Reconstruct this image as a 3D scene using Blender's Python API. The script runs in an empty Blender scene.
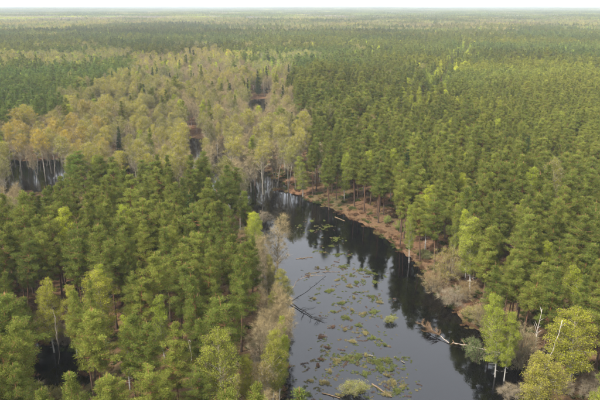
import bpy, math, random
import numpy as np
from math import radians, sin, cos, tan, pi

# ------------------------------------------------------------------ camera, sky, sun, exposure
SC = bpy.context.scene
COL = SC.collection
CAM_H, FPX, HORIZON_V = 58.0, 600.0, 4.0            # metres, focal length in pixels of the 600x400 photograph
PITCH = math.atan((200 - HORIZON_V) / FPX)
cam_d = bpy.data.cameras.new('camera'); cam = bpy.data.objects.new('camera', cam_d); COL.objects.link(cam)
cam.location = (0, 0, CAM_H); cam.rotation_euler = (pi / 2 - PITCH, 0, 0)
cam_d.sensor_width = 36; cam_d.lens = 36 * FPX / 600; cam_d.clip_start = 1; cam_d.clip_end = 90000
SC.camera = cam

SUN_EL, SUN_AZ = radians(50), radians(236)           # azimuth clockwise from +Y (view direction)
world = bpy.data.worlds.new('World'); SC.world = world; world.use_nodes = True
wt = world.node_tree; wt.nodes.clear()
w_out = wt.nodes.new('ShaderNodeOutputWorld'); w_bg = wt.nodes.new('ShaderNodeBackground')
sky = wt.nodes.new('ShaderNodeTexSky'); sky.sky_type = 'NISHITA'; sky.sun_disc = False
sky.sun_elevation = SUN_EL; sky.sun_rotation = SUN_AZ; sky.dust_density = 3.0; sky.air_density = 1.0
w_mix = wt.nodes.new('ShaderNodeMix'); w_mix.data_type = 'RGBA'
w_mix.inputs[0].default_value = 0.86                  # thin even cloud over the whole sky
w_mix.inputs[7].default_value = (9.6, 9.9, 10.4, 1)
wt.links.new(sky.outputs[0], w_mix.inputs[6]); wt.links.new(w_mix.outputs[2], w_bg.inputs[0])
w_bg.inputs[1].default_value = 0.092
wt.links.new(w_bg.outputs[0], w_out.inputs[0])

sun_d = bpy.data.lights.new('sun', 'SUN'); sun_d.energy = 3.6; sun_d.angle = radians(6); sun_d.color = (1, .95, .86)
sun = bpy.data.objects.new('sun', sun_d); COL.objects.link(sun); sun.location = (0, 0, 200)
sdir = (sin(SUN_AZ) * cos(SUN_EL), cos(SUN_AZ) * cos(SUN_EL), sin(SUN_EL))
import mathutils
sun.rotation_euler = mathutils.Vector(sdir).to_track_quat('Z', 'Y').to_euler()

SC.view_settings.view_transform = 'Standard'; SC.view_settings.look = 'None'
SC.view_settings.gamma = 1.0; SC.view_settings.use_curve_mapping = False
SC.view_settings.exposure = 1.12
SC.render.engine = 'CYCLES'
cy = SC.cycles
cy.max_bounces = 5; cy.diffuse_bounces = 3; cy.glossy_bounces = 2; cy.transmission_bounces = 3
cy.volume_bounces = 0; cy.transparent_max_bounces = 4; cy.use_denoising = True
cy.caustics_reflective = False; cy.caustics_refractive = False
SC.render.use_persistent_data = False

# ------------------------------------------------------------------ pixels of the photograph <-> ground
CP, SP = cos(PITCH), sin(PITCH)
def ray(u, v):
    x, yu = (np.asarray(u, float) - 300) / FPX, (200 - np.asarray(v, float)) / FPX
    return x, CP + yu * SP, -SP + yu * CP
def ground(u, v, z=0.0):
    dx, dy, dz = ray(u, v)
    t = (z - CAM_H) / dz
    return dx * t, dy * t
def pixel(x, y, z):
    rz = z - CAM_H
    d = y * CP - rz * SP
    return 300 + FPX * x / d, 200 - FPX * (y * SP + rz * CP) / d
def gp(pts, z=0.0):
    return np.array([ground(u, v, z) for u, v in pts])

def in_poly(px, py, poly):
    px, py = np.asarray(px), np.asarray(py); poly = np.asarray(poly, float)
    c = np.zeros(px.shape, bool); j = len(poly) - 1
    for i in range(len(poly)):
        xi, yi = poly[i]; xj, yj = poly[j]
        m = ((yi > py) != (yj > py)) & (px < (xj - xi) * (py - yi) / ((yj - yi) if yj != yi else 1e-9) + xi)
        c ^= m; j = i
    return c
def dist_poly(px, py, poly):
    poly = np.asarray(poly, float); best = np.full(np.shape(px), 1e9)
    for a, b in zip(poly, np.roll(poly, -1, 0)):
        d = b - a; L = max(d @ d, 1e-9)
        t = np.clip(((px - a[0]) * d[0] + (py - a[1]) * d[1]) / L, 0, 1)
        best = np.minimum(best, np.hypot(px - a[0] - t * d[0], py - a[1] - t * d[1]))
    return best
def sdist(px, py, poly):
    d = dist_poly(px, py, poly)
    return np.where(in_poly(px, py, poly), -d, d)

def vnoise(x, y, seed=0):
    """smooth value noise in -1..1, unit lattice"""
    xi, yi = np.floor(x).astype(np.int64), np.floor(y).astype(np.int64)
    fx, fy = x - xi, y - yi
    fx, fy = fx * fx * (3 - 2 * fx), fy * fy * (3 - 2 * fy)
    def h(a, b):
        n = (a * 374761393 + b * 668265263 + seed * 1442695041) & 0x7fffffff
        n = ((n ^ (n >> 13)) * 1274126177) & 0x7fffffff
        return ((n ^ (n >> 16)) & 0xffff) / 32767.5 - 1
    return (h(xi, yi) * (1 - fx) + h(xi + 1, yi) * fx) * (1 - fy) + (h(xi, yi + 1) * (1 - fx) + h(xi + 1, yi + 1) * fx) * fy
def fbm(x, y, seed=0, n=3):
    return sum(vnoise(x * 2 ** k, y * 2 ** k, seed + k) * .5 ** k for k in range(n))

# water edge, traced where water meets the bank
RIVER = gp([(258, 190), (275, 188), (300, 196), (322, 205), (345, 215), (370, 228), (395, 245), (412, 259), (425, 276), (440, 297),
            (468, 322), (500, 343), (525, 368), (552, 405), (575, 450), (590, 520), (262, 520), (270, 450), (276, 400), (281, 360), (280, 330),
            (272, 305), (262, 282), (255, 258), (250, 235), (249, 212)])
FLOOD = [gp([(-60, 186), (0, 190), (70, 190), (130, 180), (160, 168), (205, 182), (214, 196), (249, 212), (262, 196), (275, 188), (262, 172), (232, 150), (190, 138), (150, 150), (100, 152), (40, 162), (-60, 160)]),
         gp([(244, 112), (252, 100), (272, 98), (275, 110), (262, 118)]),
         gp([(168, 108), (180, 98), (196, 104), (185, 113)]),
         gp([(100, 128), (120, 122), (150, 128), (140, 138), (110, 138)]),
         gp([(30, 392), (36, 350), (60, 322), (88, 338), (88, 384), (60, 402)]),
         gp([(520, 356), (555, 346), (575, 362), (560, 382), (530, 376)])]
def terrain_z(x, y):
    x, y = np.asarray(x, float), np.asarray(y, float)
    d = sdist(x, y, RIVER) + 0.9 * fbm(x / 4, y / 4, 5)
    z = np.where(d < 0, -0.25 + d * .25, np.minimum(d * .42, .75) + np.clip((d - 2) * .06, 0, 1.1))
    for k, f in enumerate(FLOOD):
        df = sdist(x, y, f) - (2.5 if k < 4 else .3) + 2.6 * fbm(x / 6, y / 6, 9 + k)
        z = np.minimum(z, np.where(df < 0, -.12 + df * .12, df * .22))
    near = np.clip(1 - (np.hypot(x, y) - 500) / 500, 0, 1)
    z = np.maximum(z, -2.2) * near + (1 - near) * .8
    return z + .22 * fbm(x / 9, y / 9, 21) * (z > .25) + np.clip((np.hypot(x, y) - 700) / 4000, 0, 1) * 5 * fbm(x / 900, y / 900, 31)

# ------------------------------------------------------------------ materials
def new_mat(name):
    m = bpy.data.materials.new(name); m.use_nodes = True
    nt = m.node_tree; nt.nodes.clear()
    return m, nt, nt.nodes.new('ShaderNodeOutputMaterial')
def N(nt, kind, **kw):
    n = nt.nodes.new(kind)
    for k, v in kw.items(): setattr(n, k, v)
    return n
def ramp(nt, fac, stops):
    r = N(nt, 'ShaderNodeValToRGB'); cr = r.color_ramp
    while len(cr.elements) < len(stops): cr.elements.new(.5)
    for e, (p, c) in zip(cr.elements, stops): e.position = p; e.color = (*c, 1)
    nt.links.new(fac, r.inputs[0]); return r.outputs[0]
def noise(nt, scale, detail=4, coord='Object', rough=.6):
    tc = N(nt, 'ShaderNodeTexCoord'); n = N(nt, 'ShaderNodeTexNoise')
    n.inputs['Scale'].default_value = scale; n.inputs['Detail'].default_value = detail; n.inputs['Roughness'].default_value = rough
    nt.links.new(tc.outputs[coord], n.inputs['Vector']); return n.outputs[0]

def mat_leaf():
    """leaf colour = the tree's own tint, varied from shoot to shoot"""
    m, nt, out = new_mat('foliage')
    at = N(nt, 'ShaderNodeAttribute', attribute_type='INSTANCER', attribute_name='tint')
    sh = N(nt, 'ShaderNodeAttribute', attribute_type='GEOMETRY', attribute_name='shade')
    mr = N(nt, 'ShaderNodeMapRange'); mr.inputs[3].default_value = .5; mr.inputs[4].default_value = 1.5
    nt.links.new(sh.outputs['Fac'], mr.inputs[0])
    mul = N(nt, 'ShaderNodeVectorMath', operation='SCALE')
    nt.links.new(at.outputs['Vector'], mul.inputs[0]); nt.links.new(mr.outputs[0], mul.inputs['Scale'])
    d = N(nt, 'ShaderNodeBsdfDiffuse'); t = N(nt, 'ShaderNodeBsdfTranslucent'); mx = N(nt, 'ShaderNodeMixShader'); mx.inputs[0].default_value = .2
    nt.links.new(mul.outputs[0], d.inputs[0]); nt.links.new(mul.outputs[0], t.inputs[0])
    nt.links.new(d.outputs[0], mx.inputs[1]); nt.links.new(t.outputs[0], mx.inputs[2]); nt.links.new(mx.outputs[0], out.inputs[0])
    return m
def mat_bark(name, stops, zmax, speck=None):
    """bark that changes with height up the trunk"""
    m, nt, out = new_mat(name)
    tc = N(nt, 'ShaderNodeTexCoord'); sp = N(nt, 'ShaderNodeSeparateXYZ'); nt.links.new(tc.outputs['Object'], sp.inputs[0])
    mr = N(nt, 'ShaderNodeMapRange'); mr.inputs[2].default_value = zmax; nt.links.new(sp.outputs[2], mr.inputs[0])
    c = ramp(nt, mr.outputs[0], stops)
    n = noise(nt, 3.2, 5)
    mx = N(nt, 'ShaderNodeMix', data_type='RGBA', blend_type='MULTIPLY'); mx.inputs[0].default_value = .75
    nt.links.new(c, mx.inputs[6])
    nt.links.new(ramp(nt, n, speck or [(.3, (.5, .47, .45)), (.7, (1.25, 1.2, 1.15))]), mx.inputs[7])
    b = N(nt, 'ShaderNodeBsdfDiffuse'); nt.links.new(mx.outputs[2], b.inputs[0]); nt.links.new(b.outputs[0], out.inputs[0])
    return m
LEAF = mat_leaf()
PINE_BARK = mat_bark('pine_bark', [(0, (.10, .075, .06)), (.35, (.15, .09, .06)), (.6, (.27, .13, .065)), (1, (.28, .145, .075))], 17)
BIRCH_BARK = mat_bark('birch_bark', [(0, (.22, .20, .18)), (.12, (.5, .48, .44)), (.6, (.46, .42, .36)), (1, (.25, .18, .14))], 15, [(.38, (.18, .17, .17)), (.46, (1, 1, 1))])
ALDER_BARK = mat_bark('alder_bark', [(0, (.17, .15, .12)), (.3, (.38, .35, .30)), (1, (.29, .25, .18))], 16)
TWIG_BARK = mat_bark('bare_twig_bark', [(0, (.34, .32, .29)), (.5, (.31, .265, .17)), (1, (.29, .23, .115))], 14)
BIRCH_TWIG = mat_bark('birch_twig_bark', [(0, (.2, .17, .14)), (1, (.17, .12, .085))], 14)
BUSH_BARK = mat_bark('bush_twig_bark', [(0, (.27, .235, .18)), (1, (.27, .22, .13))], 6)
GREY_WOOD = mat_bark('grey_dead_wood', [(0, (.2, .18, .15)), (1, (.25, .22, .18))], 10)
DEAD_WOOD = mat_bark('dead_wood', [(0, (.38, .34, .29)), (1, (.52, .48, .42))], 10)
WET_WOOD = mat_bark('wet_dark_wood', [(0, (.03, .025, .02)), (1, (.045, .036, .03))], 10)
BROWN_WOOD = mat_bark('rotten_brown_wood', [(0, (.19, .14, .09)), (1, (.24, .18, .11))], 10)

def mat_ground():
    m, nt, out = new_mat('forest_floor')
    a = ramp(nt, noise(nt, .045, 4, 'Object'), [(.35, (.135, .076, .046)), (.52, (.115, .074, .043)), (.68, (.075, .07, .034))])
    b = ramp(nt, noise(nt, 1.3, 6, 'Object', .7), [(.3, (.5, .5, .5)), (.7, (1.45, 1.4, 1.3))])
    mx = N(nt, 'ShaderNodeMix', data_type='RGBA', blend_type='MULTIPLY'); mx.inputs[0].default_value = 1
    nt.links.new(a, mx.inputs[6]); nt.links.new(b, mx.inputs[7])
    d = N(nt, 'ShaderNodeBsdfDiffuse'); nt.links.new(mx.outputs[2], d.inputs[0])
    bp = N(nt, 'ShaderNodeBump'); bp.inputs['Strength'].default_value = .8; bp.inputs['Distance'].default_value = .25
    nt.links.new(noise(nt, 2.2, 5), bp.inputs['Height']); nt.links.new(bp.outputs[0], d.inputs['Normal'])
    nt.links.new(d.outputs[0], out.inputs[0]); return m
def mat_water():
    m, nt, out = new_mat('dark_bog_water')
    p = N(nt, 'ShaderNodeBsdfPrincipled')
    p.inputs['Base Color'].default_value = (.0012, .0011, .0014, 1); p.inputs['IOR'].default_value = 1.64
    p.inputs['Roughness'].default_value = .025; p.inputs['Specular Tint'].default_value = (.95, .96, 1, 1)
    bp = N(nt, 'ShaderNodeBump'); bp.inputs['Strength'].default_value = .06; bp.inputs['Distance'].default_value = .08
    nt.links.new(noise(nt, 1.1, 3), bp.inputs['Height']); nt.links.new(bp.outputs[0], p.inputs['Normal'])
    wr = N(nt, 'ShaderNodeMapRange'); wr.inputs[1].default_value = .42; wr.inputs[2].default_value = .68; wr.inputs[3].default_value = .012; wr.inputs[4].default_value = .11
    nt.links.new(noise(nt, .06, 3), wr.inputs[0]); nt.links.new(wr.outputs[0], p.inputs['Roughness'])
    nt.links.new(p.outputs[0], out.inputs[0]); return m
GROUND, WATER = mat_ground(), mat_water()

# ------------------------------------------------------------------ mesh helpers
class Geo:
    """triangles with a material slot and a shade value per vertex"""
    def __init__(s): s.v, s.f, s.m, s.s, s.n = [], [], [], [], 0
    def add(s, v, f, mat=0, shade=.5):
        v = np.asarray(v, np.float32).reshape(-1, 3); f = np.asarray(f, np.int64).reshape(-1, 3)
        s.v.append(v); s.f.append(f + s.n); s.m.append(np.full(len(f), mat, np.int32))
        s.s.append(np.broadcast_to(np.asarray(shade, np.float32), (len(v),)).copy()); s.n += len(v)
    def tube(s, path, rad, sides=6, mat=1, shade=.5):
        P = np.asarray(path, float); n = len(P); rad = np.broadcast_to(rad, (n,))
        T = np.gradient(P, axis=0); T /= np.linalg.norm(T, axis=1)[:, None] + 1e-9
        ref = np.array([1, 0, 0]) if abs(T[:, 2]).mean() > .6 else np.array([0, 0, 1])
        A = np.cross(T, ref); A /= np.linalg.norm(A, axis=1)[:, None] + 1e-9; B = np.cross(T, A)
        a = np.arange(sides) * 2 * pi / sides
        V = P[:, None] + rad[:, None, None] * (np.cos(a)[None, :, None] * A[:, None] + np.sin(a)[None, :, None] * B[:, None])
        i, j = np.meshgrid(np.arange(n - 1), np.arange(sides), indexing='ij'); j2 = (j + 1) % sides
        q = np.stack([i * sides + j, i * sides + j2, (i + 1) * sides + j2, (i + 1) * sides + j], -1).reshape(-1, 4)
        F = np.concatenate([q[:, [0, 1, 2]], q[:, [0, 2, 3]]])
        cap = np.array([[(n - 1) * sides, (n - 1) * sides + k, (n - 1) * sides + k + 1] for k in range(1, sides - 1)])
        s.add(V.reshape(-1, 3), np.concatenate([F, cap]), mat, shade)
    def blades(s, base, d, length, width, rng, mat=0, shade=.5, diamond=False):
        """one thin leaf, shoot or twig at each base along d"""
        n = len(base); d = d / (np.linalg.norm(d, axis=1)[:, None] + 1e-9)
        side = np.cross(d, rng.normal(size=(n, 3))); side /= np.linalg.norm(side, axis=1)[:, None] + 1e-9
        L, W = np.broadcast_to(length, (n,))[:, None], np.broadcast_to(width, (n,))[:, None] / 2
        sh = np.broadcast_to(shade, (n,))
        if diamond:
            mid = base + d * L * .5
            V = np.stack([base, mid - side * W, base + d * L, mid + side * W], 1); k = np.arange(n)[:, None] * 4
            F = np.concatenate([k + [0, 1, 2], k + [0, 2, 3]]); s.add(V.reshape(-1, 3), F, mat, np.repeat(sh, 4))
        else:
            V = np.stack([base - side * W, base + side * W, base + d * L], 1); k = np.arange(n)[:, None] * 3
            s.add(V.reshape(-1, 3), k + [0, 1, 2], mat, np.repeat(sh, 3))
    def mesh(s, name, mats, smooth=False):
        V, F, M, S = np.concatenate(s.v), np.concatenate(s.f), np.concatenate(s.m), np.concatenate(s.s)
        me = bpy.data.meshes.new(name)
        me.vertices.add(len(V)); me.vertices.foreach_set('co', V.ravel())
        me.loops.add(F.size); me.loops.foreach_set('vertex_index', F.ravel().astype(np.int32))
        me.polygons.add(len(F)); me.polygons.foreach_set('loop_start', np.arange(0, F.size, 3, dtype=np.int32))
        for m in mats: me.materials.append(m)
        me.polygons.foreach_set('material_index', M)
        at = me.attributes.new('shade', 'FLOAT', 'POINT'); at.data.foreach_set('value', S)
        me.update(calc_edges=True)
        if smooth: me.shade_smooth()
        return me
    def merged(s, o):
        for v, f, m, sh in zip(o.v, o.f, o.m, o.s):
            s.v.append(v); s.m.append(m); s.s.append(sh)
        off = s.n
        for f in o.f: s.f.append(f + off)
        s.n += o.n; return s

def sphere_dirs(n, rng, up=0.0):
    d = rng.normal(size=(n, 3)); d /= np.linalg.norm(d, axis=1)[:, None]; d[:, 2] += up; return d

PROFILE = {
    'pine': ([0, .12, .35, .6, .8, .93, 1], [.5, .9, 1, .74, .44, .22, .05]),
    'pine_round': ([0, .2, .45, .7, .88, 1], [.4, .85, 1, .84, .5, .1]),
    'pine_cone': ([0, .1, .28, .5, .75, .92, 1], [.6, 1, .96, .7, .38, .15, .03]),
    'birch': ([0, .15, .35, .6, .8, .93, 1], [.45, .85, 1, .95, .75, .48, .15]),
    'alder': ([0, .2, .5, .75, .9, 1], [.25, .6, .95, 1, .72, .15]),
    'spruce': ([0, .06, .3, .6, 1], [.7, 1, .78, .46, .03]),
    'bush': ([0, .3, .6, .85, 1], [.6, .95, 1, .75, .2]),
}
def grow(seed, h, cb, R, prof, trunk_r, n_cl, cl_r, flat, leaves, leaf_l, leaf_w, twigs=0, twig_l=.7, twig_w=.03,
         rise=.5, up=.25, limb_r=.045, bend=.4, diamond=False, stems=1, bare_below=0.0, whorl=0.0):
    """a tree: tapered bent trunk with limbs (first Geo), crown of leaf or needle clumps with twigs (second Geo)"""
    rng = np.random.default_rng(seed); T, C = Geo(), Geo()
    z = np.linspace(0, 1, 9); ph = rng.uniform(0, 6.28, 4)
    def axis(t):
        t = np.asarray(t, float)
        return np.stack([bend * (np.sin(t * 3 + ph[0]) - np.sin(ph[0])) * t, bend * (np.sin(t * 2.6 + ph[1]) - np.sin(ph[1])) * t, t * h * .985], -1)
    if stems == 1:
        T.tube(axis(z) - [0, 0, .35] * (z[:, None] < .01), trunk_r * np.interp(z, [0, .06, .5, 1], [1.35, 1, .66, .09]), 7, 1)
        if h > 8:
            k = rng.integers(5, 9)                      # dead stubs on the clear bole
            for _ in range(k):
                t0 = rng.uniform(cb * .45, cb * 1.05); a = rng.uniform(0, 6.28); p0 = axis(t0); L = rng.uniform(.4, 1.3)
                T.tube([p0, p0 + [cos(a) * L, sin(a) * L, rng.uniform(-.1, .25) * L]], [.025, .008], 3, 1)
    else:
        for k in range(stems):
            a = k * 2.4 + rng.uniform(-.4, .4); s = rng.uniform(.25, .8) * R; hh = h * rng.uniform(.6, .9)
            q = np.linspace(0, 1, 6)[:, None]
            T.tube(np.hstack([cos(a) * (.12 + s * q ** 1.3), sin(a) * (.12 + s * q ** 1.3), hh * q - .3 * (q < .01)]), trunk_r * np.linspace(1, .25, 6), 5, 1)
    # clump centres inside the crown envelope
    px, pr = PROFILE[prof]
    cand = rng.uniform(0, 1, 4000); keep = rng.uniform(0, 1, 4000) < np.interp(cand, px, pr) * .9 + .1
    t = np.sort(cand[keep][:n_cl * 6])[::6][:n_cl]; n = len(t)
    if whorl:
        nw = max(6, round((1 - cb) * h / whorl)); t = np.clip((np.round(t * nw) + rng.normal(0, .3, n)) / nw, 0, 1)
    az = np.arange(n) * 2.39996 + rng.normal(0, .35, n)
    lob = 1 + .22 * np.sin(2 * az + ph[2] + 4 * t) + .14 * np.sin(3 * az + ph[3] - 7 * t)
    fr = np.clip(rng.beta(3.2, 1.3, n), .12, 1)
    r = R * np.interp(t, px, pr) * lob * fr * rng.uniform(.8, 1.12, n)
    ax = axis(cb + (1 - cb) * t)
    cen = ax + np.stack([np.cos(az) * r, np.sin(az) * r, rng.normal(0, .12, n)], -1)
    att = np.clip(cen[:, 2] - r * rise * rng.uniform(.7, 1.3, n), cb * h * .86, h * .97) / h
    for i in range(n):
        p0 = axis(att[i]) if stems == 1 else np.array([cen[i, 0] * .4, cen[i, 1] * .4, max(.3, cen[i, 2] * .45)])
        mid = p0 * .45 + cen[i] * .55 + [0, 0, -.1 * r[i] * (1 if rise < .6 else -1)]
        rr = limb_r * (.5 + .5 * min(1, r[i] / R)) * (1.25 - .6 * t[i])
        T.tube([p0, mid, cen[i]], [rr, rr * .65, rr * .25], 4, 1)
    # leaves / needle shoots
    if leaves:
        per = np.full(n, leaves) * rng.uniform(.6, 1.4, n)
        if bare_below: per *= np.clip((t - bare_below) / .3 + .12, .12, 1)
        idx = np.repeat(np.arange(n), per.astype(int)); m = len(idx)
        cr = (cl_r * rng.uniform(.75, 1.25, n) * (.55 + .45 * np.interp(t, px, pr)))[idx]
        off = sphere_dirs(m, rng) * (rng.uniform(0, 1, m) ** .45)[:, None] * cr[:, None]
        off[:, 2] *= flat
        rad_d = np.stack([np.cos(az), np.sin(az), np.zeros(n)], -1)[idx]
        along = rng.uniform(-1.25, .25, m) if whorl else rng.uniform(-.55, .15, m)
        off += rad_d * (along * cr)[:, None]; off[:, 2] += along * cr * rise * (.8 if whorl else 0)
        base = cen[idx] + off
        d = off / (np.linalg.norm(off, axis=1)[:, None] + 1e-6) * .6 + sphere_dirs(m, rng) * .7; d[:, 2] += up
        clump = rng.uniform(0, 1, n)[idx]
        sh = np.clip(.5 + (clump - .5) * .5 + rng.normal(0, .2, m), 0, 1)
        C.blades(base, d, leaf_l * rng.uniform(.65, 1.35, m), leaf_w * rng.uniform(.7, 1.3, m), rng, 0, sh, diamond)
    if twigs:
        idx = np.repeat(np.arange(n), twigs); m = len(idx)
        base = cen[idx] + sphere_dirs(m, rng) * (cl_r * .55) * rng.uniform(0, 1, m)[:, None]
        d = (cen - ax)[idx] * .35 + sphere_dirs(m, rng, .3); d[:, 2] += up
        C.blades(base, d, twig_l * rng.uniform(.5, 1.4, m), twig_w * rng.uniform(.7, 1.3, m), rng, 1, .5)
    return T, C

PROTO, LOW, FINE = {}, {}, {}        # kind -> list of (trunk mesh, crown mesh, height) / kind -> list of joined meshes for the far woods
def proto(kind, bark, specs, low=()):
    PROTO[kind] = []
    for k, sp in enumerate(specs):
        T, C = grow(**sp)
        tm = T.mesh(kind + '_trunk', [LEAF, bark], True); cm = C.mesh(kind + '_crown', [LEAF, BIRCH_TWIG if kind == 'birch_tree' else bark])
        for q in range(len(C.m)): C.m[q] = np.where(C.m[q] == 1, 2, C.m[q])
        FINE.setdefault(kind, []).append(T.merged(C).mesh(kind + '_joined', [LEAF, bark, BIRCH_TWIG if kind == 'birch_tree' else bark]))
        PROTO[kind].append((tm, cm, sp['h']))
    LOW[kind] = []
    for sp in low:
        T, C = grow(**sp)
        LOW[kind].append((T.merged(C).mesh(kind + '_far', [LEAF, bark]), sp['h']))
def specs(n, seed, base, **vary):
    out = []
    for k in range(n):
        rng = random.Random(seed * 100 + k); d = dict(base, seed=seed * 1000 + k)
        for key, (a, b) in vary.items(): d[key] = rng.uniform(a, b) if not isinstance(a, (int, str)) else rng.choice((a, b))
        out.append(d)
    return out

P = dict(h=18., prof='pine', trunk_r=.17, n_cl=96, cl_r=.56, flat=.68, whorl=.62, leaves=290, leaf_l=.20, leaf_w=.046, twigs=3, twig_l=.6, twig_w=.03, rise=.35, up=.35, limb_r=.05, bend=.5)
proto('pine_tree', PINE_BARK,
      specs(4, 1, P, cb=(.36, .5), R=(2.1, 2.6), prof=('pine_cone', 'pine')) + specs(4, 2, P, cb=(.42, .52), R=(2.3, 2.8), prof=('pine_round', 'pine')),
      specs(3, 3, dict(P, n_cl=64, cl_r=.62, leaves=80, leaf_l=.34, leaf_w=.115, twigs=0), cb=(.36, .5), R=(2.1, 2.6), prof=('pine', 'pine_cone'))
      + specs(2, 4, dict(P, n_cl=64, cl_r=.62, leaves=80, leaf_l=.34, leaf_w=.115, twigs=0), cb=(.45, .52), R=(2.4, 2.8), prof=('pine_round', 'pine')))
B = dict(h=15., prof='birch', trunk_r=.11, n_cl=110, cl_r=.58, flat=.85, leaves=270, leaf_l=.09, leaf_w=.064, twigs=14, twig_l=.8, twig_w=.022, rise=1.1, up=-.05, limb_r=.03, bend=.5, diamond=True)
proto('birch_tree', BIRCH_BARK, specs(6, 5, B, cb=(.2, .36), R=(1.5, 2.0)),
      specs(3, 6, dict(B, n_cl=50, cl_r=.8, leaves=40, leaf_l=.36, leaf_w=.24, twigs=6, twig_w=.04), cb=(.2, .34), R=(1.5, 2.0)))
A = dict(h=17., prof='alder', trunk_r=.14, n_cl=95, cl_r=.66, flat=.8, leaves=115, leaf_l=.12, leaf_w=.09, twigs=20, twig_l=1.0, twig_w=.022, rise=1.0, up=.25, limb_r=.04, bend=.7, diamond=True, bare_below=.2)
proto('alder_tree', ALDER_BARK, specs(6, 7, A, cb=(.36, .5), R=(2.2, 2.9)),
      specs(4, 8, dict(A, n_cl=60, cl_r=.8, leaves=26, leaf_l=.30, leaf_w=.18, twigs=14, twig_w=.04), cb=(.36, .48), R=(2.5, 3.2)))
W = dict(h=14., prof='birch', trunk_r=.11, n_cl=110, cl_r=.6, flat=.9, leaves=0, leaf_l=.1, leaf_w=.1, twigs=46, twig_l=.95, twig_w=.022, rise=1.2, up=.3, limb_r=.035, bend=.7)
proto('bare_tree', TWIG_BARK, specs(5, 9, W, cb=(.24, .36), R=(1.7, 2.4)),
      specs(3, 10, dict(W, n_cl=60, twigs=34, twig_w=.05, twig_l=1.0), cb=(.24, .34), R=(1.7, 2.4)))
S = dict(h=19., prof='spruce', cb=.08, trunk_r=.18, n_cl=170, cl_r=.7, flat=.45, leaves=95, leaf_l=.28, leaf_w=.085, rise=-.12, up=-.1, limb_r=.035, bend=.15)
proto('spruce_tree', PINE_BARK, specs(2, 11, S, R=(2.2, 2.6)), specs(1, 12, dict(S, n_cl=90, leaves=40, leaf_l=.5, leaf_w=.2), R=(2.2, 2.6)))
Q = dict(h=3., cb=.12, R=1.9, prof='bush', trunk_r=.045, n_cl=60, cl_r=.5, flat=.85, leaves=70, leaf_l=.13, leaf_w=.07, twigs=16, twig_l=.5, twig_w=.018, rise=.9, up=.3, limb_r=.018, stems=8, diamond=True)
proto('willow_bush', BUSH_BARK, specs(4, 13, Q, R=(1.7, 2.1)))
proto('bare_bush', BUSH_BARK, specs(3, 14, dict(Q, leaves=9, twigs=60, twig_l=.8, up=.4), R=(1.7, 2.2)))

SL = dict(h=8., cb=.1, R=4.0, prof='bush', trunk_r=.10, n_cl=150, cl_r=.55, flat=.8, leaves=40, leaf_l=.15, leaf_w=.08, twigs=22, twig_l=.9, twig_w=.024, rise=.9, up=.2, limb_r=.035, stems=10, diamond=True)
proto('sallow_tree', BUSH_BARK, specs(3, 15, SL, R=(3.8, 4.3)))
proto('bare_sallow', BUSH_BARK, specs(2, 16, dict(SL, leaves=30, twigs=22), R=(3.6, 4.2)))

# ------------------------------------------------------------------ the setting: ground, water
def struct(o): o['kind'] = 'structure'; return o
def axis_coords(a, b, step, far):
    c = list(np.arange(a, b + .01, step)); g = step; hi, lo = c[-1], c[0]; up, dn = [], []
    while hi < far: g *= 1.22; hi += g; up.append(hi)
    g = step
    while lo > -far: g *= 1.22; lo -= g; dn.append(lo)
    return np.array(dn[::-1] + c + up)
gx, gy = axis_coords(-130, 130, 1.5, 30000), axis_coords(50, 300, 1.5, 30000)
X, Y = np.meshgrid(gx, gy, indexing='ij'); Z = terrain_z(X, Y)
nx, ny = X.shape
I, J = np.meshgrid(np.arange(nx - 1), np.arange(ny - 1), indexing='ij'); q = (I * ny + J).ravel()
me = bpy.data.meshes.new('ground')
me.from_pydata(np.stack([X, Y, Z], -1).reshape(-1, 3).tolist(), [], np.stack([q, q + ny, q + ny + 1, q + 1], -1).tolist())
me.materials.append(GROUND); me.shade_smooth()
g_o = struct(bpy.data.objects.new('ground', me)); COL.objects.link(g_o)
me = bpy.data.meshes.new('river_water')
me.from_pydata([(-220, 30, 0), (160, 30, 0), (160, 420, 0), (-220, 420, 0)], [], [(0, 1, 2, 3)])
me.materials.append(WATER)
struct_w = struct(bpy.data.objects.new('river_water', me)); COL.objects.link(struct_w)

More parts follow.
